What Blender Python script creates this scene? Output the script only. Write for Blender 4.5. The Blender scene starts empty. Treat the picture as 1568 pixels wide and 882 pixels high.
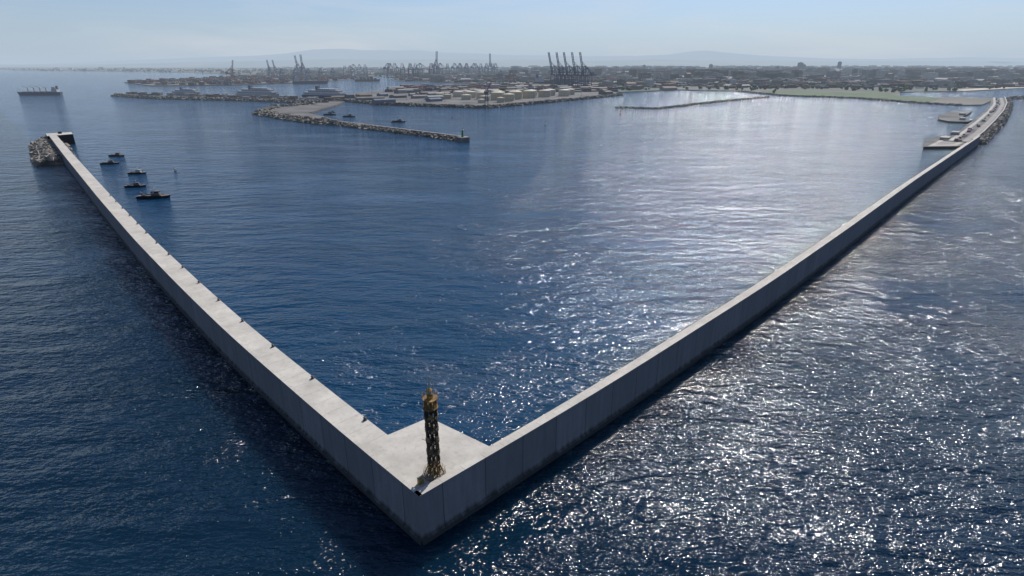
import bpy, math, random
import numpy as np
from mathutils import Vector, Matrix, noise as mnoise
random.seed(7)
R=random.random
def U(a,b): return a+(b-a)*random.random()

# ------------------------------------------------------------------ helpers
class MB:
    def __init__(s): s.v=[];s.f=[];s.m=[];s.c=[];s.uv={}
    def add(s,vs,fs,mi=0,col=(1,1,1)):
        o=len(s.v); s.v+= [tuple(v) for v in vs]
        for f in fs: s.f.append(tuple(o+i for i in f)); s.m.append(mi); s.c.append(col)
    def box(s,x,y,z,sx,sy,sz,rot=0,mi=0,col=(1,1,1),top=1.0):
        c,n=math.cos(rot),math.sin(rot); vs=[]
        for k,t in((0,1),(1,top)):
            for a,b in((-1,-1),(1,-1),(1,1),(-1,1)):
                px,py=a*sx/2*t,b*sy/2*t
                vs.append((x+px*c-py*n,y+px*n+py*c,z+k*sz))
        s.add(vs,[(0,3,2,1),(4,5,6,7),(0,1,5,4),(1,2,6,5),(2,3,7,6),(3,0,4,7)],mi,col)
    def gable(s,x,y,z,sx,sy,sz,rh,rot=0,mi=0,mr=1,col=(1,1,1),colr=(1,1,1)):
        c,n=math.cos(rot),math.sin(rot)
        def T(px,py,pz): return (x+px*c-py*n,y+px*n+py*c,z+pz)
        a,b=sx/2,sy/2
        vs=[T(-a,-b,0),T(a,-b,0),T(a,b,0),T(-a,b,0),T(-a,-b,sz),T(a,-b,sz),T(a,b,sz),T(-a,b,sz),T(-a,0,sz+rh),T(a,0,sz+rh)]
        s.add(vs,[(0,1,5,4),(2,3,7,6),(1,2,6,9,5),(3,0,4,8,7)],mi,col)
        o=len(s.v)-10
        for f in((4,5,9,8),(6,7,8,9)):
            s.f.append(tuple(o+i for i in f)); s.m.append(mr); s.c.append(colr)
    def tube(s,p,q,r,r2=None,n=8,mi=0,col=(1,1,1)):
        r2=r if r2 is None else r2
        p=Vector(p);q=Vector(q);d=(q-p).normalized()
        a=d.orthogonal().normalized();b=d.cross(a)
        vs=[];
        for P,rr in((p,r),(q,r2)):
            for i in range(n):
                t=2*math.pi*i/n+math.pi/n; vs.append(P+a*math.cos(t)*rr+b*math.sin(t)*rr)
        fs=[(i,(i+1)%n,n+(i+1)%n,n+i) for i in range(n)]+[tuple(range(n-1,-1,-1)),tuple(range(n,2*n))]
        s.add(vs,fs,mi,col)
    def prism(s,poly,z0,z1,mi=0,ms=None,col=(1,1,1),inset=0):
        ms=mi if ms is None else ms
        n=len(poly)
        area=sum(poly[i][0]*poly[(i+1)%n][1]-poly[(i+1)%n][0]*poly[i][1] for i in range(n))
        if area<0: poly=poly[::-1]
        vs=[(x,y,z0) for x,y in poly]+[(x,y,z1) for x,y in poly]
        s.add(vs,[tuple(range(n,2*n))],mi,col)
        o=len(s.v)-2*n
        for i in range(n):
            j=(i+1)%n
            s.f.append((o+i,o+j,o+n+j,o+n+i)); s.m.append(ms); s.c.append(col)
    def rock(s,x,y,z,r,mi=0,col=(1,1,1)):
        M=Matrix.Rotation(U(0,6),3,'Z')@Matrix.Rotation(U(0,6),3,'X')
        vs=[]
        for a in(-1,1):
            for b in(-1,1):
                for c in(-1,1):
                    v=M@Vector((a*U(.45,.8),b*U(.4,.7),c*U(.35,.65)))*r
                    vs.append((x+v.x,y+v.y,z+v.z))
        s.add(vs,[(0,1,3,2),(4,6,7,5),(0,4,5,1),(2,3,7,6),(0,2,6,4),(1,5,7,3)],mi,col)
    def obj(s,name,mats,loc=(0,0,0),rot=0,smooth=False,parent=None):
        me=bpy.data.meshes.new(name); me.from_pydata(s.v,[],s.f)
        for m in mats: me.materials.append(m)
        me.polygons.foreach_set('material_index',s.m)
        ca=me.color_attributes.new('tint','FLOAT_COLOR','CORNER')
        arr=[]
        for f,c in zip(s.f,s.c): arr+= list((c[0],c[1],c[2],1.0))*len(f)
        ca.data.foreach_set('color',arr)
        if smooth: me.polygons.foreach_set('use_smooth',[True]*len(me.polygons))
        me.update()
        o=bpy.data.objects.new(name,me); bpy.context.scene.collection.objects.link(o)
        o.location=loc; o.rotation_euler=(0,0,rot)
        if parent: o.parent=parent
        return o
def link_copy(o,name,loc,rot=0,sc=1):
    c=bpy.data.objects.new(name,o.data); bpy.context.scene.collection.objects.link(c)
    c.location=loc;c.rotation_euler=(0,0,rot);c.scale=(sc,sc,sc); return c
def resample(pts,step):
    out=[];
    for (x0,y0),(x1,y1) in zip(pts,pts[1:]):
        L=math.hypot(x1-x0,y1-y0);n=max(1,int(L/step))
        for i in range(n): out.append((x0+(x1-x0)*i/n,y0+(y1-y0)*i/n))
    out.append(pts[-1]); return out
def offset(pts,d):
    out=[]
    for i in range(len(pts)):
        a=pts[max(0,i-1)];b=pts[min(len(pts)-1,i+1)]
        L=math.hypot(b[0]-a[0],b[1]-a[1]);nx,ny=-(b[1]-a[1])/L,(b[0]-a[0])/L
        out.append((pts[i][0]+nx*d,pts[i][1]+ny*d))
    return out
def smooth(pts,it=3):
    for _ in range(it):
        pts=[pts[0]]+[((a[0]+2*b[0]+c[0])/4,(a[1]+2*b[1]+c[1])/4) for a,b,c in zip(pts,pts[1:],pts[2:])]+[pts[-1]]
    return pts
def inside(p,poly):
    x,y=p;r=False;n=len(poly);j=n-1
    for i in range(n):
        xi,yi=poly[i];xj,yj=poly[j]
        if (yi>y)!=(yj>y) and x<(xj-xi)*(y-yi)/(yj-yi)+xi: r=not r
        j=i
    return r

# ------------------------------------------------------------------ materials
def newmat(name):
    m=bpy.data.materials.new(name);m.use_nodes=True;nt=m.node_tree
    return m,nt,nt.nodes['Principled BSDF']
def N(nt,t,**k):
    n=nt.nodes.new(t)
    for a,b in k.items(): setattr(n,a,b)
    return n
def simple(name,c1,c2,scale=.3,rough=.85,tint=False,metal=0,bump=0,detail=5,contrast=(.35,.65)):
    m,nt,b=newmat(name)
    tc=N(nt,'ShaderNodeTexCoord');no=N(nt,'ShaderNodeTexNoise')
    no.inputs['Scale'].default_value=scale;no.inputs['Detail'].default_value=detail
    nt.links.new(tc.outputs['Object'],no.inputs['Vector'])
    r=N(nt,'ShaderNodeValToRGB');r.color_ramp.elements[0].position=contrast[0];r.color_ramp.elements[1].position=contrast[1]
    r.color_ramp.elements[0].color=(*c1,1);r.color_ramp.elements[1].color=(*c2,1)
    nt.links.new(no.outputs['Fac'],r.inputs['Fac']);out=r.outputs['Color']
    if tint:
        a=N(nt,'ShaderNodeAttribute',attribute_name='tint')
        mx=N(nt,'ShaderNodeMix',data_type='RGBA',blend_type='MULTIPLY');mx.inputs[0].default_value=1
        nt.links.new(out,mx.inputs[6]);nt.links.new(a.outputs['Color'],mx.inputs[7]);out=mx.outputs[2]
    nt.links.new(out,b.inputs['Base Color'])
    b.inputs['Roughness'].default_value=rough;b.inputs['Metallic'].default_value=metal
    return m
M_rock=simple('rock',(.13,.12,.11),(.27,.25,.22),.15,.95,tint=True)
M_pave=simple('quay_paving',(.05,.048,.046),(.14,.13,.115),.015,.95,detail=9)
M_land=simple('dry_land',(.035,.05,.028),(.14,.12,.095),.0028,.95,detail=10)
M_green=simple('grass_field',(.035,.07,.02),(.085,.115,.035),.01,.95,detail=8)
M_sand=simple('beach_sand',(.42,.35,.26),(.5,.43,.33),.01,.95)
M_tint=simple('painted_surface',(.82,.82,.82),(1,1,1),.3,.6,tint=True)
M_tintm=simple('weathered_wall',(.72,.70,.68),(1,1,1),.05,.85,tint=True)
M_tree=simple('foliage',(.03,.05,.02),(.08,.11,.04),.1,.9)
M_mount=simple('mountain_scrub',(.08,.10,.06),(.19,.17,.13),.0006,.95,detail=10)

def math_(nt,op,a,b=None,c=None,clamp=False):
    n=N(nt,'ShaderNodeMath',operation=op,use_clamp=clamp)
    for i,x in enumerate((a,b,c)):
        if x is None: continue
        if isinstance(x,(int,float)): n.inputs[i].default_value=x
        else: nt.links.new(x,n.inputs[i])
    return n.outputs[0]
def maprange(nt,v,a,b,c=0,d=1):
    n=N(nt,'ShaderNodeMapRange');nt.links.new(v,n.inputs[0])
    for i,x in zip((1,2,3,4),(a,b,c,d)): n.inputs[i].default_value=x
    return n.outputs[0]
def mixc(nt,f,a,b,bt='MIX'):
    n=N(nt,'ShaderNodeMix',data_type='RGBA',blend_type=bt)
    for i,x in ((0,f),(6,a),(7,b)):
        if isinstance(x,(int,float)): n.inputs[i].default_value=x
        elif isinstance(x,tuple): n.inputs[i].default_value=(*x,1)
        else: nt.links.new(x,n.inputs[i])
    return n.outputs[2]
def noise_(nt,vec,scale,detail=4,rough=.55,dist=0,out='Fac'):
    n=N(nt,'ShaderNodeTexNoise');n.inputs['Scale'].default_value=scale;n.inputs['Detail'].default_value=detail
    n.inputs['Roughness'].default_value=rough;n.inputs['Distortion'].default_value=dist
    nt.links.new(vec,n.inputs['Vector']);return n.outputs[out]
def mapping(nt,vec,scale=(1,1,1),rot=(0,0,0),loc=(0,0,0)):
    n=N(nt,'ShaderNodeMapping');n.inputs['Scale'].default_value=scale;n.inputs['Rotation'].default_value=rot;n.inputs['Location'].default_value=loc
    nt.links.new(vec,n.inputs['Vector']);return n.outputs[0]
def groove(nt,v,period,w):
    fr=math_(nt,'FRACT',math_(nt,'DIVIDE',v,period));
    d=math_(nt,'ABSOLUTE',math_(nt,'SUBTRACT',fr,.5))
    return math_(nt,'LESS_THAN',d,w/period/2)

# deck concrete
M_deck,nt,b=newmat('deck_concrete')
geo=N(nt,'ShaderNodeNewGeometry');pos=geo.outputs['Position']
uv=N(nt,'ShaderNodeUVMap',uv_map='run');sp=N(nt,'ShaderNodeSeparateXYZ');nt.links.new(uv.outputs[0],sp.inputs[0])
n1=noise_(nt,pos,.12,9,.65);n2=noise_(nt,pos,.9,6,.7)
col=mixc(nt,maprange(nt,n1,.3,.7),(.35,.32,.275),(.52,.485,.42))
col=mixc(nt,maprange(nt,n2,.52,.75,0,.5),col,(.22,.20,.17))
j=groove(nt,math_(nt,'ADD',sp.outputs[0],3.0),6.25,.14)
col=mixc(nt,math_(nt,'MULTIPLY',j,.5),col,(.12,.11,.10))
nt.links.new(col,b.inputs['Base Color']);b.inputs['Roughness'].default_value=.9

M_wall,nt,b=newmat('breakwater_wall_concrete')
uv=N(nt,'ShaderNodeUVMap',uv_map='run');sp=N(nt,'ShaderNodeSeparateXYZ');nt.links.new(uv.outputs[0],sp.inputs[0])
U_,Z_=sp.outputs[0],sp.outputs[1]
joint=groove(nt,U_,12.5,.26);lift=groove(nt,math_(nt,'ADD',Z_,2.3),4.2,.12)
cell=math_(nt,'FLOOR',math_(nt,'DIVIDE',math_(nt,'ADD',U_,6.25),12.5))
wn=N(nt,'ShaderNodeTexWhiteNoise',noise_dimensions='1D');nt.links.new(cell,wn.inputs['W'])
st=noise_(nt,mapping(nt,uv.outputs[0],(.5,.07,1)),1,8,.65)
bl=noise_(nt,uv.outputs[0],.12,6,.6)
col=mixc(nt,maprange(nt,st,.3,.7),(.12,.13,.142),(.215,.22,.228))
col=mixc(nt,maprange(nt,bl,.35,.7,0,.5),col,(.165,.168,.172))
col=mixc(nt,maprange(nt,wn.outputs[0],0,1,0,.45),col,(.10,.105,.113))
col=mixc(nt,math_(nt,'MULTIPLY',joint,.75),col,(.035,.035,.035))
col=mixc(nt,math_(nt,'MULTIPLY',lift,.3),col,(.08,.08,.08))
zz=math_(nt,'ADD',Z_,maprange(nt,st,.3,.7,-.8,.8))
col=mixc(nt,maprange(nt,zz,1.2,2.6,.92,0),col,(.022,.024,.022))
nt.links.new(col,b.inputs['Base Color']);b.inputs['Roughness'].default_value=.85

# water ---------------------------------------------------------------
M_water,nt,b=newmat('sea_water')
geo=N(nt,'ShaderNodeNewGeometry');pos=geo.outputs['Position']
sx=N(nt,'ShaderNodeSeparateXYZ');nt.links.new(pos,sx.inputs[0])
shel=math_(nt,'SUBTRACT',math_(nt,'SUBTRACT',sx.outputs[1],97.0),math_(nt,'MULTIPLY',math_(nt,'ABSOLUTE',math_(nt,'ADD',sx.outputs[0],20.0)),1.09))
shel=maprange(nt,shel,0,14)
patch=noise_(nt,mapping(nt,pos,(.35,1,1),(0,0,.3)),.022,4,.65,.4)
amp=math_(nt,'MULTIPLY',maprange(nt,patch,.32,.68,.45,1.55),maprange(nt,shel,0,1,.9,.82))
EPS=.22
hs=[]
for off in((0,0,0),(EPS,0,0),(0,EPS,0)):
    va=N(nt,'ShaderNodeVectorMath',operation='ADD');nt.links.new(pos,va.inputs[0]);va.inputs[1].default_value=off
    h1=noise_(nt,mapping(nt,va.outputs[0],(.42,1,1),(0,0,.20)),.085,6,.66,.0)
    hs.append(math_(nt,'MULTIPLY',h1,5.0))
gx=math_(nt,'MULTIPLY',math_(nt,'SUBTRACT',hs[0],hs[1]),1.4/EPS)
gy=math_(nt,'MULTIPLY',math_(nt,'SUBTRACT',hs[0],hs[2]),1/EPS)
cx=N(nt,'ShaderNodeCombineXYZ');nt.links.new(math_(nt,'MULTIPLY',gx,amp),cx.inputs[0]);nt.links.new(math_(nt,'MULTIPLY',gy,amp),cx.inputs[1]);cx.inputs[2].default_value=1
nn=N(nt,'ShaderNodeVectorMath',operation='NORMALIZE');nt.links.new(cx.outputs[0],nn.inputs[0])
nt.links.new(nn.outputs[0],b.inputs['Normal'])
big=noise_(nt,pos,.0035,3,.55,.5)
wc=mixc(nt,shel,(.0015,.012,.027),(.002,.032,.078))
wc=mixc(nt,maprange(nt,big,.35,.7,0,.5),wc,(.0015,.021,.037))
nt.links.new(wc,b.inputs['Base Color'])
b.inputs['Roughness'].default_value=.085;b.inputs['IOR'].default_value=1.333
# light scatters several metres inside the water body, so shadows on it are soft
b.subsurface_method='BURLEY';b.inputs['Subsurface Weight'].default_value=1.0
b.inputs['Subsurface Radius'].default_value=(.6,.9,1.0);b.inputs['Subsurface Scale'].default_value=16.0

# ------------------------------------------------------------------ sea sheet
m=MB();m.add([(-70000,-3000,0),(70000,-3000,0),(70000,60000,0),(-70000,60000,0)],[(0,1,2,3)])
m.obj('sea_water',[M_water])

# ------------------------------------------------------------------ breakwater
Lo=[(-20,97),(-35.2,111.5),(-65,142.3),(-95,173),(-140,222),(-200,289),(-291,394),(-450,580),(-600,757)]
Ro=[(-20,97),(3,118.5),(26,140.5),(69,184),(112,227.6),(194,315),(325,457),(590,738),(604,753)]
def densify(p): return [p[0]]+smooth(resample(p,12),4)[1:]
Lo=densify(Lo);Ro=densify(Ro)
HT=13.5;HD=12.6
def wallmesh(name,outer,sgn,secs,mats,parent):
    lines=[offset(outer,sgn*d) for d,z in secs]
    run=[0]
    for a,b_ in zip(outer,outer[1:]): run.append(run[-1]+math.hypot(b_[0]-a[0],b_[1]-a[1]))
    vs=[];fs=[];mi=[];uvs=[]
    ns=len(secs)
    for i in range(len(outer)):
        for k,(d,z) in enumerate(secs): vs.append((*lines[k][i],z))
    for i in range(len(outer)-1):
        for k in range(ns-1):
            a=i*ns+k;q=[a,a+ns,a+ns+1,a+1];u=[run[i],run[i+1],run[i+1],run[i]];z=[secs[k][1],secs[k][1],secs[k+1][1],secs[k+1][1]]
            if sgn<0: q=q[::-1];u=u[::-1];z=z[::-1]
            fs.append(q);mi.append(0 if (abs(secs[k][0]-secs[k+1][0])<.3 or secs[k][1]<2) else 1);uvs.append(list(zip(u,z)))
    for i in (0,len(outer)-1):
        fs.append([i*ns+k for k in range(ns)]);mi.append(0);uvs.append([(secs[k][0],secs[k][1]) for k in range(ns)])
    me=bpy.data.meshes.new(name);me.from_pydata(vs,[],fs)
    for mm in mats: me.materials.append(mm)
    me.polygons.foreach_set('material_index',mi)
    ul=me.uv_layers.new(name='run');fl=[]
    for q in uvs:
        for a in q: fl+=list(a)
    ul.data.foreach_set('uv',fl);me.update()
    o=bpy.data.objects.new(name,me);bpy.context.scene.collection.objects.link(o);o.parent=parent
    return o
bw=bpy.data.objects.new('breakwater',None);bpy.context.scene.collection.objects.link(bw)
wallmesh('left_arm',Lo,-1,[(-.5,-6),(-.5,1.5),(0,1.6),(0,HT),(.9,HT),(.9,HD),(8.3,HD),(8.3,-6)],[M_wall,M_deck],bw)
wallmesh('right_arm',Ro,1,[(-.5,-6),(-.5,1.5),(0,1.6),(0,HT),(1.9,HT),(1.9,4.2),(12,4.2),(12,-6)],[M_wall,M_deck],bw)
m=MB()
m.prism([(-20.0,98.6),(-27.6,105.8),(-37.4,115.5),(-31,120.3),(-22,127.6),(-4.5,114.6),(-2.0,116.6),(-12.0,106.2)],-6,HD+.02,0,1)
m.obj('corner_platform',[M_deck,M_wall],parent=bw)
m=MB()
m.prism([(-600,754),(-624,783),(-603,801),(-584,778)],-6,12.7,0,1)
m.box(-604,782,12.7,4,3,2.6,.7,1)
m.obj('arm_head',[M_deck,M_wall],parent=bw)

Li=offset(Lo,-7.7);
m=MB()
m.tube((0,0,0),(0,0,.12),.75,.75,12);m.tube((0,0,.12),(0,0,.75),.33,.30,12);m.tube((0,0,.75),(0,0,1.05),.5,.56,12);m.tube((0,0,1.05),(0,0,1.2),.56,.3,12)
m.c=[(.03,.03,.03)]*len(m.f)
acc=0;first=None;last=Li[0];k=0
for i in range(2,len(Li)-1):
    acc+=math.hypot(Li[i][0]-last[0],Li[i][1]-last[1]);last=Li[i]
    if acc>15.5:
        acc=0
        if Li[i][1]<119: continue
        if first is None: first=m.obj('mooring_bollard',[M_tint],(*Li[i],HD));first.scale=(.8,.8,.8)
        else: link_copy(first,'mooring_bollard',(*Li[i],HD),0,.8)
        k+=1
        if k>14: break

# ------------------------------------------------------------------ beacon tower
Y=(.36,.21,.03);YB=(.24,.14,.03);K=(.022,.02,.018);G=(.12,.075,.03);G2=(.20,.14,.065)
M_tow=simple('beacon_paint',(.45,.38,.33),(1,1,1),1.8,.6,tint=True)
m=MB();r=1.25
levels=[0,3.0,6,9,12,15,18,20.2]
bands=[YB,K,G2,K,G,K,YB]
for i in range(8):
    t=i*math.pi/4
    x,y=r*math.cos(t),r*math.sin(t)
    for j in range(7):
        c=bands[j] if i%2==0 or j in(0,6,1,3,5) else G
        m.tube((x,y,levels[j]),(x,y,levels[j+1]),.16,n=8,col=c)
for j in range(7):
    c=bands[j];z0,z1=levels[j],levels[j+1];zm=(z0+z1)/2
    for i in range(8):
        t=i*math.pi/4;t2=(i+1)*math.pi/4
        A=(r*math.cos(t),r*math.sin(t));B_=(r*math.cos(t2),r*math.sin(t2))
        m.tube((*A,z0+.15),(*B_,z1-.15),.055,n=5,col=c);m.tube((*B_,z0+.15),(*A,z1-.15),.055,n=5,col=c)
        m.tube((*A,zm),(*B_,zm),.06,n=5,col=c)
    m.tube((0,0,z0),(0,0,z1),.33,n=10,col=tuple(a*.6 for a in c))
for j,z in enumerate(levels[1:]):
    m.tube((0,0,z-.1),(0,0,z+.1),1.5 if j<5 else 1.7,n=16,col=YB if j in(0,5,6) else (.05,.04,.03))
    if j<5:
        for i in range(0,8,2):
            t=i*math.pi/4+.4+j*.3;m.box(1.4*math.cos(t),1.4*math.sin(t),z+.7,.08,.8,1.1,t,col=(.03,.035,.05) if j%2 else (.25,.18,.09))
for i in range(8):
    t=i*math.pi/4
    m.tube((2.3*math.cos(t),2.3*math.sin(t),0),(r*math.cos(t),r*math.sin(t),2.9),.13,n=6,col=YB)
m.tube((0,0,0),(0,0,.35),2.6,2.6,16,col=(.3,.28,.25))
def rail(m,rad,z,h,n,c):
    for i in range(n):
        t=2*math.pi*i/n;t2=2*math.pi*(i+1)/n
        a=(rad*math.cos(t),rad*math.sin(t));b_=(rad*math.cos(t2),rad*math.sin(t2))
        m.tube((*a,z),(*a,z+h),.035,n=4,col=c)
        for hh in(h*.5,h): m.tube((*a,z+hh),(*b_,z+hh),.035,n=4,col=c)
rail(m,2.5,.35,1.1,14,Y);rail(m,1.7,20.3,1.1,12,Y);rail(m,1.65,18.1,1.0,12,YB)
for z in levels[2:6:1]: rail(m,1.52,z+.1,.9,10,(.2,.15,.04))
m.tube((0,0,20.3),(0,0,21.5),.65,.65,12,col=Y);m.tube((0,0,21.5),(0,0,22.3),.5,.5,12,col=(.25,.28,.25));m.tube((0,0,22.3),(0,0,22.8),.65,.12,12,col=Y)
m.tube((0,0,22.8),(0,0,25.6),.07,n=5,col=Y);m.tube((.6,.3,20.4),(.6,.3,24.4),.05,n=4,col=Y);m.tube((-.6,-.2,20.4),(-.6,-.2,23.9),.05,n=4,col=Y)
m.tube((-1.2,0,9.2),(-2.4,0,9.7),.07,n=5,col=Y)
m.obj('beacon_tower',[M_tow],(-17.7,105.2,HD+.02))
m=MB();m.box(0,0,0,1.3,.8,1.5,col=(.45,.36,.1));m.box(0,0,1.5,1.45,.95,.1,col=(.2,.18,.12));m.box(0,-.415,.15,1.0,.03,1.2,col=(.35,.28,.08))
m.obj('equipment_cabinet',[M_tow],(-20.4,102.2,HD+.02),.7)

# ------------------------------------------------------------------ rubble
def rubble(name,line,w,h,size,dens,colr=(1,1,1),core=True,z0=-2):
    m=MB();pts=resample(line,size*1.0)
    if core:
        a=offset(line,w*.38);b_=offset(line,-w*.38)
        m.prism(a+b_[::-1],-4,h*.72,0)
    for i,(x,y) in enumerate(pts):
        j=min(i+1,len(pts)-1);a=pts[max(0,j-1)];bb=pts[j]
        L=math.hypot(bb[0]-a[0],bb[1]-a[1]) or 1;nx,ny=-(bb[1]-a[1])/L,(bb[0]-a[0])/L
        for q in range(dens):
            s=U(-1,1);zz=h*(1-abs(s)**1.5)+U(-.5,.3)
            g=U(.6,1.25);c=(colr[0]*g,colr[1]*g,colr[2]*g)
            m.rock(x+nx*s*w/2+U(-1,1)*size*.5,y+ny*s*w/2+U(-1,1)*size*.5,max(z0+1.5,zz-size*.3),size*U(.8,1.4),0,c)
    return m.obj(name,[M_rock])
rubble('rock_armour',[(-486,610),(-520,655),(-566,710),(-614,770),(-630,796)],34,7.5,3.4,20,(1.05,1.0,.92))
rubble('rubble_mole',[(-1310,1985),(-1105,1830),(-931,1762),(-731,1700),(-617,1642),(-493,1590)],30,6,5,8,(.7,.68,.65))
rubble('rubble_mole',[(-540,1285),(-534,1262),(-436,1149),(-359,1070),(-311,1036)],34,6.5,4.5,11,(.9,.86,.78))
rubble('rubble_mole',[(-311,1036),(-250,975),(-189,921),(-125,862),(-69,808)],14,4.2,3.2,6,(.9,.85,.76))
rubble('rubble_mole',[(-545,1285),(-562,1425),(-510,1520)],20,5,6,6,(.85,.82,.76))
rubble('rubble_mole',[(254,1441),(340,1399),(576,1667),(810,1897)],9,1.8,4,4,(.8,.76,.7))
rubble('rubble_mole',[(622,775),(706,870),(862,1044),(1052,1264),(1262,1514),(1488,1792)],13,5.0,3.2,8,(.8,.77,.72))
rubble('rubble_mole',[(1494,1795),(1700,1890),(1980,2080)],20,5,7,5,(.8,.77,.72))
rubble('rubble_mole',[(866,2304),(895,1978),(1049,1828),(1087,1612),(1136,1510)],12,3,4,5,(.85,.82,.75))
rubble('rubble_mole',[(-578,1890),(-500,1712),(-326,1538),(-69,1424),(27,1534),(200,1775),(365,2020)],18,4.5,5,6,(.42,.42,.42))
m=MB()
ml=[(-311,1040),(-189,925),(-69,811)]
m.prism(offset(ml,-2.2)+offset(ml,2.2)[::-1],0,6.2,0);m.prism([(-78,806),(-64,812),(-58,800),(-70,793)],-2,6,0)
m.obj('mole_crown_wall',[M_rock])
m=MB();m.tube((0,0,0),(0,0,9),1.6,1.2,12,col=(.05,.2,.08));m.tube((0,0,9),(0,0,9.6),2.0,2.0,12,col=(.6,.6,.6));m.tube((0,0,9.6),(0,0,11.5),.8,.6,10,col=(.05,.2,.08))
m.obj('harbour_light',[M_tint],(-68,803,6))

# ------------------------------------------------------------------ land
MAIN=[(397,2199),(672,2418),(866,2304),(895,1975),(1049,1826),(1087,1611),(1136,1510),(1200,1520),(1440,1780),(1490,1800),(1400,1850),(1300,1840),(1250,1930),(1420,2200),(1730,2304),(2222,2612),(3500,3600),(9000,7500),(40000,26000),(60000,58000),(-60000,58000),(-30000,26000),(-14000,14800),(-9600,11300),(-7500,9200),(-5200,7900),(-3700,7000),(-2500,5600),(-1500,5350),(-900,4700),(-700,3700),(-250,3250),(420,3050),(390,2600)]
m=MB();m.prism(MAIN,-3,2.4,0);m.obj('coastal_plain',[M_land])
TANKL=[(-578,1898),(-500,1716),(-326,1544),(-69,1430),(27,1542),(365,2024),(385,2700),(150,2800),(-251,2740),(-480,2500)]
m=MB();m.prism(TANKL,-3,4.0,0);m.obj('fuel_quay',[M_pave])
DOCKS=[(-2150,3350),(-1700,2830),(-1400,2900),(-1150,3300),(-1000,4300),(-1300,5300),(-2300,5300)]
m=MB();m.prism(DOCKS,-3,3.6,0);m.obj('container_quay',[M_pave])
m=MB()
m.prism([(-1330,1990),(-1110,1850),(-735,1725),(-490,1606),(-470,1650),(-700,1800),(-1100,1925),(-1290,2060)],-3,3.6,0)
m.prism([(-660,2030),(-455,1880),(-425,1925),(-640,2085)],-3,3.6,0)
m.obj('shipyard_quay',[M_pave])
m=MB()
m.prism([(-520,1500),(-560,1425),(-536,1290),(-430,1170),(-350,1090),(-330,1098),(-430,1250),(-440,1480),(-460,1640),(-500,1640)],-3,3.2,0)
m.obj('mole_quay',[M_pave])
CW=[(600,757),(686,851),(846,1032),(1036,1250),(1246,1500),(1466,1780)]
m=MB()
m.prism([(512,722),(562,727),(600,757),(686,858),(660,862),(600,826),(560,790)],-3,3.6,0)
m.prism(offset(CW,2)+offset(CW,32)[::-1],-3,4.6,0)
m.prism([(785,1060),(815,1052),(850,1090),(868,1140),(1000,1290),(965,1300),(850,1180),(795,1100)],-3,3.4,0)
m.prism(offset(CW,22)+offset(CW,27)[::-1],4.6,4.64,1,col=(.34,.32,.29))
m.prism(offset(CW,5)+offset(CW,12)[::-1],4.6,4.64,1,col=(.22,.20,.18))
m.prism(offset(CW,0)+offset(CW,2)[::-1],0,8.6,1,col=(.36,.34,.31))
m.prism([(520,726),(560,731),(594,765),(651,835),(640,838),(590,800)],3.6,3.68,1,col=(.34,.31,.26))
m.prism([(540,740),(566,745),(590,770),(575,778)],3.68,3.76,1,col=(.20,.18,.16))
for i in range(34):
    t=R();k=int(t*5);f_=t*5-k
    cxp=CW[k][0]+(CW[k+1][0]-CW[k][0])*f_;cyp=CW[k][1]+(CW[k+1][1]-CW[k][1])*f_
    d=U(14,21);m.box(cxp-d*.75,cyp+d*.66,4.6,U(3,10),U(2,5),U(1.5,4),.85,1,tuple(q*U(.5,.9) for q in random.choice([(.5,.47,.42),(.3,.28,.26),(.25,.22,.18),(.6,.6,.58)])))
m.box(590,795,3.6,20,10,3.5,.85,1,(.38,.35,.31));m.box(640,845,3.6,18,9,5,.85,1,(.35,.33,.3));m.box(828,1085,3.4,14,8,4,.8,1,(.38,.36,.33));m.box(905,1190,3.4,20,9,4,.8,1,(.35,.33,.3))
m.obj('terminal_jetty',[M_pave,M_tintm])
m=MB();m.prism([(905,1990),(1049,1850),(1110,1760),(1150,1640),(1290,1800),(1240,1930),(1330,2120),(1100,2280),(930,2240)],2,2.9,0);m.obj('grass_field',[M_green])
m=MB();m.prism([(1730,2296),(2222,2604),(3500,3590),(9000,7480),(9000,7620),(3500,3690),(2190,2680),(1710,2350)],1,2.8,0);m.obj('beach_sand',[M_sand])

def ridge(name,D,prof,seed,f,depth):
    vs=[];fs=[];nx=220;ny=7
    for i in range(nx+1):
        px=-200+i*(2000)/nx
        h=np.interp(px,[a for a,_ in prof],[b_ for _,b_ in prof])*f
        X=(px-784)*.001069*D
        for j in range(ny):
            t=j/(ny-1);n=mnoise.fractal(Vector((X*.0006,t*2.5,seed)),1,2,6)
            z=(100+D*h/1006)*math.sin(t*math.pi/2)*(1+.10*n) if j else 0
            vs.append((X*(1+.0)+n*200*t,D-depth*(1-t)+n*depth*.15,z))
    for i in range(nx):
        for j in range(ny-1):
            a=i*ny+j;fs.append((a,a+ny,a+ny+1,a+1))
    m=MB();m.add(vs,fs);m.obj(name,[M_mount],smooth=True)
prof=[(-250,-3),(100,-3),(150,3),(250,7),(330,11),(400,13),(450,17),(490,24),(530,25),(560,23),(620,22),(700,18),(780,14),(850,13),(950,12),(1020,15),(1060,20),(1080,21),(1120,16),(1180,12),(1260,8),(1350,7),(1450,10),(1568,9),(1900,9)]
ridge('mountain_range',30000,prof,3.1,.9,5000)
prof2=[(-250,-3),(180,-2),(300,3),(420,6),(520,10),(600,8),(760,9),(900,6),(1000,9),(1150,7),(1300,4),(1450,5),(1900,4)]
ridge('hills',19000,prof2,9.4,.7,3000)

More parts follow.
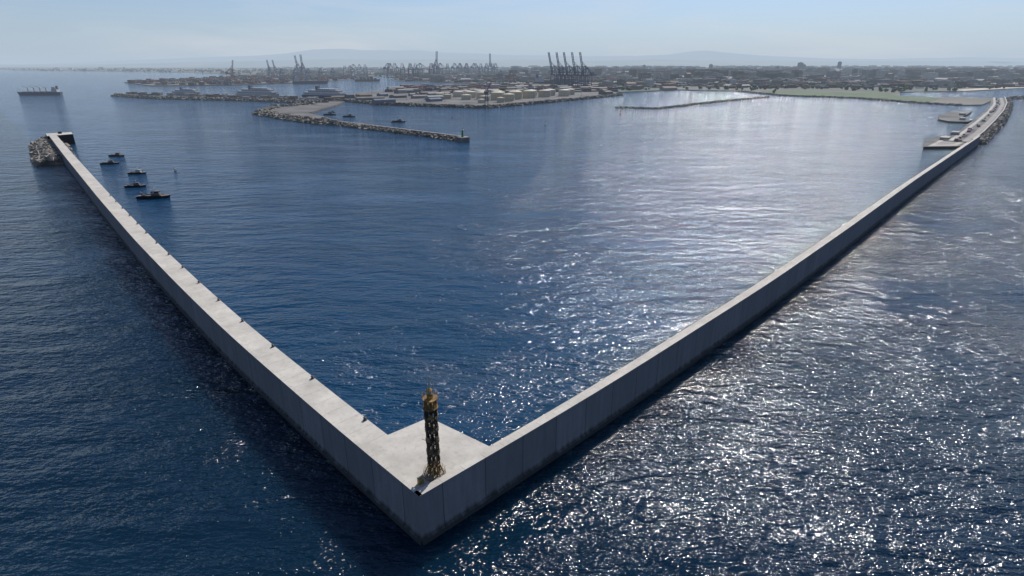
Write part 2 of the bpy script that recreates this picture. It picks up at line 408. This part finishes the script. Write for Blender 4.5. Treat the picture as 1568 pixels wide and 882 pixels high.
# ------------------------------------------------------------------ city
PAL=[(.40,.36,.32),(.48,.45,.41),(.32,.25,.21),(.26,.18,.14),(.55,.53,.50),(.35,.33,.31),(.25,.24,.23),(.60,.59,.57),(.36,.28,.23),(.30,.28,.27)]
GREENP=[(905,1990),(1110,1760),(1290,1800),(1240,1930),(1330,2120),(1100,2280),(930,2240)]
m=MB();cnt=0
while cnt<11000:
    d=2300*(13000/2300)**(R()**.7);a=U(-.95,.98)
    x,y=a*d,d
    if not inside((x,y),MAIN) or inside((x,y),GREENP): continue
    dn=mnoise.noise(Vector((x*.0011,y*.0011,1)))
    lf=1.0 if a>.0 else (.5 if a>-.4 else .05)
    if y<3800: lf*=.35
    if R()>lf*(.5+dn*2.0): continue
    g=.35+.2*mnoise.noise(Vector((x*.0004,y*.0004,7)))
    k=1+d/9000
    w,l=U(12,34)*k,U(16,55)*k
    h=U(8,28) if R()<.78 else U(28,62)
    if y<3400: h*=.5
    if x<0:h*=.6
    c=random.choice(PAL);v=U(.25,.75);c=tuple(q*v for q in c)
    rt=g+(math.pi/2 if R()<.5 else 0)
    if R()<.12: m.gable(x,y,2.3,l,w,h*.7,w*.18,rt,0,0,c,random.choice([(.22,.13,.09),(.2,.17,.15),(.28,.27,.26)]))
    else:
        m.box(x,y,2.3,l,w,h,rt,0,c)
        if R()<.5: m.box(x,y,2.3+h,l*.3,w*.4,3,rt,0,c)
    cnt+=1
m.obj('city_buildings',[M_tintm])
def tower_block(loc,w,l,h,c,rot=.4,crown=True):
    m=MB();m.box(0,0,0,w*1.5,l*1.4,6,0,0,tuple(q*.8 for q in c));m.box(0,0,6,w,l,h,0,0,c)
    n=int(h/3.5)
    for i in range(n): 
        for s in(-1,1):
            m.box(0,s*(l/2+.05),7+i*3.5,w*.9,.12,1.5,0,0,(.05,.06,.07));m.box(s*(w/2+.05),0,7+i*3.5,.12,l*.9,1.5,0,0,(.05,.06,.07))
    if crown: m.box(0,0,h+6,w*.5,l*.5,5,0,0,c);m.tube((0,0,h+11),(0,0,h+20),.5,n=5,col=(.2,.2,.2))
    m.obj('tower_block',[M_tintm],(*loc,2.3),rot)
tower_block((3000,6350),48,30,98,(.16,.15,.15));tower_block((3050,6380),30,30,80,(.2,.18,.16))
tower_block((3380,6300),26,26,105,(.15,.15,.17),.2);tower_block((2250,6900),34,24,80,(.2,.16,.15))
tower_block((1560,7200),30,24,72,(.2,.18,.15));tower_block((2700,6200),30,24,62,(.2,.14,.1));tower_block((1150,6700),60,18,55,(.2,.2,.2))
for i in range(12): tower_block((U(1500,5000),U(5200,8200)),U(18,30),U(16,30),U(35,60),tuple(q*.6 for q in random.choice(PAL)),U(0,1.5),R()<.5)

m=MB()
def clump(x,y,z,r):
    for _ in range(7):
        a=U(0,6.28);rr=r*U(.3,.75)
        m.rock(x+math.cos(a)*r*.5,y+math.sin(a)*r*.5,z+r*U(.3,1.2),rr)
cnt=0
while cnt<3000:
    d=2100*(4.8)**(R()**.8);a=U(-.95,.98);x,y=a*d,d
    if not inside((x,y),MAIN): continue
    if inside((x,y),GREENP) and R()<.85: continue
    if R()>.5+1.2*mnoise.noise(Vector((x*.003,y*.003,4))): continue
    clump(x,y,2.3,U(3.5,8)*(1+d/9000));cnt+=1
m.obj('tree_belt',[M_tree])

# ------------------------------------------------------------------ port furniture
CC=[(.30,.05,.04),(.04,.10,.25),(.4,.38,.36),(.10,.18,.10),(.35,.16,.05),(.16,.16,.18),(.24,.08,.06)]
m=MB()
def yard(x0,y0,x1,y1,n,poly):
    for _ in range(n):
        x,y=U(x0,x1),U(y0,y1)
        if not inside((x,y),poly): continue
        x=round(x/34)*34;y=round(y/16)*16
        for k in range(random.randint(1,5)): m.box(x,y,3.6+k*2.6,U(24,32),12,2.55,0,0,tuple(q*U(.45,.8) for q in random.choice(CC)))
yard(-2150,2850,-1000,5200,900,DOCKS);yard(-900,3300,900,5200,1700,MAIN);yard(-450,2150,380,2780,520,TANKL);yard(900,2500,2600,3700,600,MAIN)
m.obj('container_stacks',[M_tintm])
m=MB()
for _ in range(110):
    x,y=U(-560,370),U(1460,2780)
    if not inside((x,y),TANKL) or (-210<x<240 and 1530<y<1960): continue
    c=tuple(q*.5 for q in random.choice(PAL+[(.6,.6,.58),(.3,.35,.45)]));m.gable(x,y,4,U(20,80),U(14,34),U(5,12),3,U(.5,.8),0,0,c,tuple(q*.8 for q in c))
m.obj('port_warehouses',[M_tintm])
m=MB()
for _ in range(60):
    t=R();x=-1290+t*800+U(-15,15);y=2015-t*370+U(-15,25)
    m.box(x,y,3.6,U(8,30),U(8,14),U(4,10),-.4,0,tuple(q*.6 for q in random.choice(PAL)))
m.obj('shipyard_sheds',[M_tintm])
def tank_mesh(name,rad,h,c,loc):
    m=MB();n=28
    m.tube((0,0,0),(0,0,h),rad,rad,n,col=c)
    for z in(h*.33,h*.66,h-.3): m.tube((0,0,z),(0,0,z+.25),rad+.15,rad+.15,n,col=tuple(q*.7 for q in c))
    m.tube((0,0,h),(0,0,h+rad*.17),rad,.6,n,col=tuple(min(.8,q*.8) for q in c))
    m.tube((0,0,h+rad*.17),(0,0,h+rad*.17+1.2),.8,.8,8,col=c)
    for i in range(10):
        t=i*.13;t2=(i+1)*.13
        m.tube(((rad+.7)*math.cos(-1.2+t),(rad+.7)*math.sin(-1.2+t),h*i/10),((rad+.7)*math.cos(-1.2+t2),(rad+.7)*math.sin(-1.2+t2),h*(i+1)/10),.35,n=4,col=(.15,.15,.15))
    return m.obj(name,[M_tint],loc)
spots=[(-165,1850,17,15),(-125,1800,18,17),(-85,1745,19,18),(-150,1930,17,15),(-95,1870,18,16),(-40,1800,19,18),(-40,1690,20,20),(10,1735,20,20),(52,1790,20,20),(-50,1900,17,16),(10,1850,18,17),(60,1880,19,18),(100,1845,19,19),(120,1920,19,18),(165,1900,18,18),(-10,1640,17,18),(-30,1580,10,12),(-75,1640,14,13),(-130,1700,14,13),(-190,1750,13,12),(-220,1820,12,12),(190,1980,17,17),(-250,1900,11,11),(-80,1560,9,9)]
for x,y,r_,h in spots:
    tank_mesh('storage_tank',r_,h,random.choice([(.50,.42,.28),(.55,.47,.33),(.48,.43,.34),(.45,.38,.27)]),(x,y,4))

def sts(up,c,h=46):
    m=MB();W=22;Gg=30
    for sx_ in(-W/2,W/2):
        for sy_ in(0,Gg):
            m.tube((sx_,sy_,0),(sx_,sy_,h),1.5,n=4,col=c)
            m.box(sx_,sy_,0,7,3,3,0,0,c)
        m.tube((sx_,0,16),(sx_,Gg,16),1.2,n=4,col=c);m.tube((sx_,0,16),(sx_,Gg,h),.8,n=4,col=c);m.tube((sx_,0,h),(sx_,Gg,h),1.3,n=4,col=c)
        m.tube((sx_,0,h),(sx_*.3,4,h+30),1.3,n=4,col=c);m.tube((sx_,Gg,h),(sx_*.3,6,h+30),1.0,n=4,col=c)
    for z in(16,h): 
        for y_ in(0,Gg): m.tube((-W/2,y_,z),(W/2,y_,z),1.3,n=4,col=c)
    for q in(-3.2,3.2):
        m.tube((q,-3,h+2),(q,Gg+22,h+2),1.6,n=4,col=c)
        m.tube((q,5,h+30),(q,Gg+20,h+3),.7,n=4,col=c)
        if up:
            m.tube((q,-3,h+3),(q,-22,h+74),1.8,n=4,col=c);m.tube((q,5,h+30),(q,-13,h+44),.7,n=4,col=c)
        else:
            m.tube((q,-3,h+2),(q,-62,h+2),1.5,n=4,col=c);m.tube((q,5,h+30),(q,-34,h+3),.7,n=4,col=c);m.tube((q,5,h+30),(q,-60,h+3),.7,n=4,col=c)
    n=9
    for i in range(n):
        if up: a=(-3-19*i/n,h+3+71*i/n)
        else: a=(-3-59*i/n,h+2)
        m.tube((-3.2,a[0],a[1]),(3.2,a[0],a[1]),.7,n=4,col=c)
    m.box(0,Gg+8,h+3.8,9,16,7,0,0,(.2,.2,.22));m.box(0,-4+10,h-5,4,4,4,0,0,(.2,.2,.2))
    return m
DK=(.015,.03,.095);RD=(.20,.045,.035);GY=(.03,.05,.11)
cranes={}
def place(up,c,loc,rot=0,s=1):
    key=(up,c)
    if key not in cranes:
        cranes[key]=sts(up,c).obj('gantry_crane',[M_tint],loc,rot);cranes[key].scale=(s,s,s)
    else: link_copy(cranes[key],'gantry_crane',loc,rot,s)
for x,y,r_ in((170,2520,-.95),(200,2505,-.9),(230,2500,-.95),(260,2480,-.9),(292,2470,-.95)): place(True,DK,(x,y,4),r_,1.15)
for x in(215,262,318): place(False,DK,(x,2570,4),.5,1.05)
for x,y,u,s_ in((-1575,4480,1,1.25),(-1540,4480,1,1.3),(-1605,4520,0,1.1),(-1735,4350,1,1.0),(-1705,4380,1,1.0),(-650,5250,1,1.6),(-690,5300,0,1.3),(-560,5300,0,1.3),(-200,5600,1,1.5),(-330,5500,0,1.3),(-410,5500,0,1.3),(-470,5500,0,1.3),(-150,5600,0,1.3),(-1330,5100,0,1.2),(-1280,5100,0,1.2),(-1230,5100,0,1.2),(-1180,4300,0,1.1),(-1120,4200,0,1.1)):
    place(bool(u),GY if R()<.4 else DK,(x,y,3.6),U(-.4,.4),s_)
for i in range(11): place(False,random.choice([DK,GY]),(-880+i*38,U(4050,4350),3.6),U(-.3,.9),1.3)
for i in range(7): place(False,random.choice([DK,GY]),(-470+i*52,U(4900,5100),3.6),U(-.3,.6),1.3)
for i in range(5): place(False,GY,(-1400+i*60,3700+i*60,3.6),.6,.9)
place(True,RD,(-1545,3350,3.6),1.2,.95);place(False,RD,(-1520,3330,3.6),1.0,.7)
place(False,GY,(-60,3300,2.4),.4,.8);place(False,RD,(0,3330,2.4),.4,.8)
m=MB();m.tube((0,0,0),(0,0,30),.5,.25,6,col=(.3,.3,.3));m.box(0,0,30,4,1,1,col=(.4,.4,.4));m.box(0,0,0,1.6,1.6,1.2,col=(.3,.3,.3))
fm=m.obj('light_mast',[M_tint],(-300,1700,4))
for x,y in((-420,1800),(-180,1600),(60,1650),(220,1900),(300,2200),(100,2300),(-100,2200),(-300,2300),(-450,2100)): link_copy(fm,'light_mast',(x,y,4))
m=MB()
for s in(-4,4):
    for t in(-4,4): m.tube((s,t,0),(s*.4,t*.4,30),.6,n=5,col=DK)
m.box(0,0,28,9,9,6,0,0,(.12,.1,.1));m.tube((0,0,32),(6,-22,58),.8,n=5,col=DK);m.tube((0,4,32),(-2,8,52),.6,n=5,col=DK);m.tube((-2,8,52),(6,-22,58),.25,n=4,col=DK)
m.obj('harbour_crane',[M_tint],(-62,1445,4),.4)

# ------------------------------------------------------------------ vessels
def hull(m,L,B,D,T,c,boot=(.12,.03,.02),sheer=.25):
    st=[(-.5,.75),(-.45,.9),(-.3,1),(0,1),(.2,.97),(.35,.75),(.45,.38),(.5,.03)]
    vs=[];
    for t,bw_ in st:
        z=D*(1+sheer*max(0,t)*2*abs(t)*2*.5+ (.06 if t<-.3 else 0))
        x=t*L;xk=x*(.93 if t>.3 else .98)
        for s in(1,-1): vs.append((x,s*B/2*bw_,z))
        for s in(1,-1): vs.append((xk,s*B/2*bw_*.88,.4*D*.3))
        for s in(1,-1): vs.append((xk,s*B/2*bw_*.8,-T))
    n=len(st)
    o=len(m.v);m.v+=vs
    def F(f,c_): m.f.append(tuple(o+i for i in f));m.m.append(0);m.c.append(c_)
    for i in range(n-1):
        a=i*6;b_=a+6
        F((a+2,b_+2,b_,a),c);F((a+1,b_+1,b_+3,a+3),c)
        F((a+4,b_+4,b_+2,a+2),boot);F((a+3,b_+3,b_+5,a+5),boot)
        F((a,b_,b_+1,a+1),(.16,.12,.10))
    F((0,1,3,2),c);F((2,3,5,4),boot);a=(n-1)*6;F((a,a+2,a+3,a+1),c);F((a+2,a+4,a+5,a+3),boot)
def workboat(L,c,loc,rot,white=False,kind=0):
    m=MB();B=L*.27;D=L*.075;hull(m,L,B,D,1,c,boot=(.06,.03,.03))
    wc_=(.4,.4,.38) if white else (.14,.135,.13)
    m.box(L*.08,0,D,L*.26,B*.6,L*.08,0,0,wc_);m.box(L*.11,0,D+L*.08,L*.14,B*.48,L*.06,0,0,wc_)
    m.box(L*.11,0,D+L*.10,L*.145,B*.49,L*.025,0,0,(.02,.02,.03));m.box(L*.11,0,D+L*.14,L*.17,B*.55,L*.01,0,0,wc_)
    m.tube((L*.05,0,D+L*.15),(L*.05,0,D+L*.28),L*.008,n=5,col=(.3,.3,.3));m.tube((L*.05,-B*.2,D+L*.24),(L*.05,B*.2,D+L*.24),L*.006,n=4,col=(.3,.3,.3))
    m.tube((-L*.04,B*.15,D+L*.05),(-L*.04,B*.15,D+L*.13),L*.02,n=8,col=(.1,.03,.02));m.tube((-L*.04,-B*.15,D+L*.05),(-L*.04,-B*.15,D+L*.13),L*.02,n=8,col=(.1,.03,.02))
    m.box(-L*.3,0,D,L*.1,B*.3,L*.03,0,0,(.1,.1,.1));m.tube((-L*.2,0,D),(-L*.38,0,D+L*.13),L*.008,n=5,col=(.25,.15,.05))
    for s in(-1,1): 
        m.box(-L*.08,s*B*.48,D,L*.7,B*.02,L*.022,0,0,c)
    for i in range(5):
        for s in(-1,1): m.tube((-L*.3+i*L*.14,s*B*.52,D*.6),(-L*.26+i*L*.14,s*B*.52,D*.6),L*.014,n=6,col=(.02,.02,.02))
    m.obj('tugboat' if kind==0 else 'workboat',[M_tint],(*loc,0),rot)
DB=(.03,.035,.05)
workboat(25,(.03,.03,.035),(-286,449),.15);workboat(17,DB,(-328,493),.25);workboat(17,(.05,.04,.03),(-365,556),.1,True)
workboat(18,DB,(-430,614),.3,kind=1);workboat(18,(.04,.05,.05),(-458,669),.0,kind=1);workboat(7,(.3,.3,.3),(-338,574),1.9,True,kind=1)
workboat(26,DB,(-380,1235),.1);workboat(26,DB,(-327,1188),.0);workboat(26,(.05,.04,.03),(-208,1079),.2);workboat(16,DB,(-395,1300),.3,kind=1)
def cargo(L,c,loc,rot,cranes_=True,boxes=False,name='cargo_ship'):
    m=MB();B=L*.155;D=L*.075;hull(m,L,B,D,4,c,sheer=.3)
    m.box(-L*.38,0,D,L*.12,B*.9,L*.07,0,0,(.4,.4,.38));m.box(-L*.38,0,D+L*.07,L*.08,B*.95,L*.05,0,0,(.4,.4,.38));m.box(-L*.377,0,D+L*.098,L*.083,B*.9,L*.012,0,0,(.02,.02,.02))
    m.box(-L*.43,0,D+L*.07,L*.035,B*.3,L*.08,0,0,(.1,.12,.2));m.tube((-L*.37,0,D+L*.12),(-L*.37,0,D+L*.17),.4,n=5,col=(.3,.3,.3))
    for i in range(5):
        m.box(-L*.24+i*L*.135,0,D,L*.11,B*.75,L*.018,0,0,(.2,.12,.1))
        if boxes:
            for k in range(random.randint(2,5)):
                for q in range(6): m.box(-L*.24+i*L*.135,-B*.42+q*B*.168,D+L*.02+k*2.7,L*.11,B*.16,2.65,0,0,tuple(z*.6 for z in random.choice(CC)))
    if cranes_:
        for i in range(4):
            x=-L*.17+i*L*.135
            m.tube((x,0,D),(x,0,D+L*.11),L*.011,n=8,col=(.35,.33,.3));m.tube((x,0,D+L*.10),(x+L*.10,0,D+L*.15),L*.005,n=5,col=(.35,.33,.3))
    m.tube((L*.45,0,D),(L*.45,0,D+L*.13),.5,n=5,col=(.4,.4,.4))
    m.obj(name,[M_tint],(*loc,0),rot)
cargo(135,(.04,.09,.15),(-1588,2016),math.pi+.15)
cargo(240,(.02,.03,.06),(215,2880),.35,False,True,'container_ship')
cargo(180,(.03,.05,.1),(-1050,3150),.4,True,False);cargo(150,(.1,.03,.03),(-860,3600),.2,False,True,'container_ship')
def ferry(L,c,loc,rot):
    m=MB();B=L*.15;D=L*.07;hull(m,L,B,D,3,c,sheer=.2)
    W=(.45,.45,.45)
    m.box(-L*.03,0,D,L*.82,B*.96,L*.05,0,0,W);m.box(L*.0,0,D+L*.05,L*.66,B*.9,L*.035,0,0,W);m.box(L*.08,0,D+L*.085,L*.4,B*.8,L*.025,0,0,W)
    for z in(.015,.062,.09): m.box(0,0,D+L*z,L*(.835 if z<.05 else .675 if z<.08 else .3),B*.965 if z<.05 else B*.905,L*.008,0,0,(.04,.05,.06))
    m.box(-L*.16,0,D+L*.085,L*.06,B*.4,L*.07,0,0,(.12,.13,.16));m.tube((L*.25,0,D+L*.11),(L*.25,0,D+L*.17),.5,n=5,col=(.4,.4,.4))
    m.obj('ferry',[M_tint],(*loc,0),rot)
ferry(115,(.3,.31,.33),(-1090,2010),-.25);ferry(160,(.4,.4,.4),(-800,1890),-.3);ferry(165,(.03,.05,.12),(-560,1800),-.38)
def buoy(loc,c,s=1):
    m=MB();m.tube((0,0,-.6),(0,0,.9),1.6,1.4,12,col=c)
    for i in range(3):
        t=i*2.09;m.tube((1.1*math.cos(t),1.1*math.sin(t),.9),(.3*math.cos(t),.3*math.sin(t),4.6),.12,n=5,col=c)
    m.tube((0,0,4.6),(0,0,5.2),.5,.5,8,col=c);m.tube((0,0,5.5),(0,0,6.6),.5,.02,8,col=c);m.tube((0,0,5.2),(0,0,5.5),.08,n=5,col=c)
    o=m.obj('channel_buoy',[M_tint],(*loc,0));o.scale=(s,s,s)
buoy((58,1020),(.04,.10,.06),1.3);buoy((229,1251),(.2,.04,.03),1.3);buoy((-120,1180),(.2,.04,.03),1.1)

# ------------------------------------------------------------------ painted aerial haze: glowing haze colour mixed into materials by distance from origin
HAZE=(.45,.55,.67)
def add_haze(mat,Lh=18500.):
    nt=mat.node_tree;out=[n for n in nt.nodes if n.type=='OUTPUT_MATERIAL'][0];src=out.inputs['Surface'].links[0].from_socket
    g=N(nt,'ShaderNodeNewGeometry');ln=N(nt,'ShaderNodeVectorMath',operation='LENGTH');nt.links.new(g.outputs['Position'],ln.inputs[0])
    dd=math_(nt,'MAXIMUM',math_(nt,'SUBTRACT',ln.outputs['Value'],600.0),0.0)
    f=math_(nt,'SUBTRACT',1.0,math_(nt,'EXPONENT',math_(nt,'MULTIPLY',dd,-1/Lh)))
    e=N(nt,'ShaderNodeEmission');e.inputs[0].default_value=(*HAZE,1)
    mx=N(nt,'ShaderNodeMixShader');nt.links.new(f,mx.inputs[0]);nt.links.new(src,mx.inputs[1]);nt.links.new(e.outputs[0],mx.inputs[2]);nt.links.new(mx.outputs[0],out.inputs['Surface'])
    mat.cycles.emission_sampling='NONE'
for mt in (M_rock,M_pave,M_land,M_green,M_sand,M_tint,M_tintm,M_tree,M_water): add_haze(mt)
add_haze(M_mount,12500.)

# ------------------------------------------------------------------ light, sky, camera
EL,AZ=math.radians(44),math.radians(26)
sd=Vector((math.sin(AZ)*math.cos(EL),math.cos(AZ)*math.cos(EL),math.sin(EL)))
L=bpy.data.lights.new('sun','SUN');L.energy=5;L.angle=math.radians(.53);L.color=(1,.97,.93)
lo=bpy.data.objects.new('sun',L);bpy.context.scene.collection.objects.link(lo);lo.rotation_euler=(-sd).to_track_quat('-Z','Y').to_euler();lo.location=(200,300,400)
w=bpy.data.worlds.new('World');bpy.context.scene.world=w;w.use_nodes=True;nt=w.node_tree
bg=nt.nodes['Background']
sky=N(nt,'ShaderNodeTexSky',sky_type='NISHITA');sky.sun_disc=False;sky.sun_elevation=EL;sky.sun_rotation=AZ;sky.air_density=1.0;sky.dust_density=.5;sky.ozone_density=3
tc=N(nt,'ShaderNodeTexCoord');sz=N(nt,'ShaderNodeSeparateXYZ');nt.links.new(tc.outputs['Generated'],sz.inputs[0])
BS=.095
c0=mixc(nt,1.0,sky.outputs[0],(.76,.88,1.12),'MULTIPLY')
hz=math_(nt,'EXPONENT',math_(nt,'MULTIPLY',math_(nt,'MAXIMUM',sz.outputs[2],0.0),-9.0))
c1=mixc(nt,math_(nt,'MULTIPLY',hz,.97),c0,tuple(q/BS for q in HAZE))
cl=noise_(nt,mapping(nt,tc.outputs['Generated'],(1.2,1.2,9)),2.2,7,.55,.4)
f=maprange(nt,cl,.46,.72,0,.5)
c2=mixc(nt,f,c1,tuple(q/BS for q in(.64,.68,.73)))
nt.links.new(c2,bg.inputs['Color']);bg.inputs['Strength'].default_value=BS
cam=bpy.data.cameras.new('camera');co=bpy.data.objects.new('camera',cam);bpy.context.scene.collection.objects.link(co)
co.location=(0,0,100);co.rotation_euler=(math.radians(90-21.57),0,0)
cam.sensor_width=36;cam.lens=36*870/1568;cam.clip_end=200000;cam.clip_start=.5
bpy.context.scene.camera=co
sc=bpy.context.scene;sc.view_settings.view_transform='Standard';sc.view_settings.look='None';sc.view_settings.exposure=0
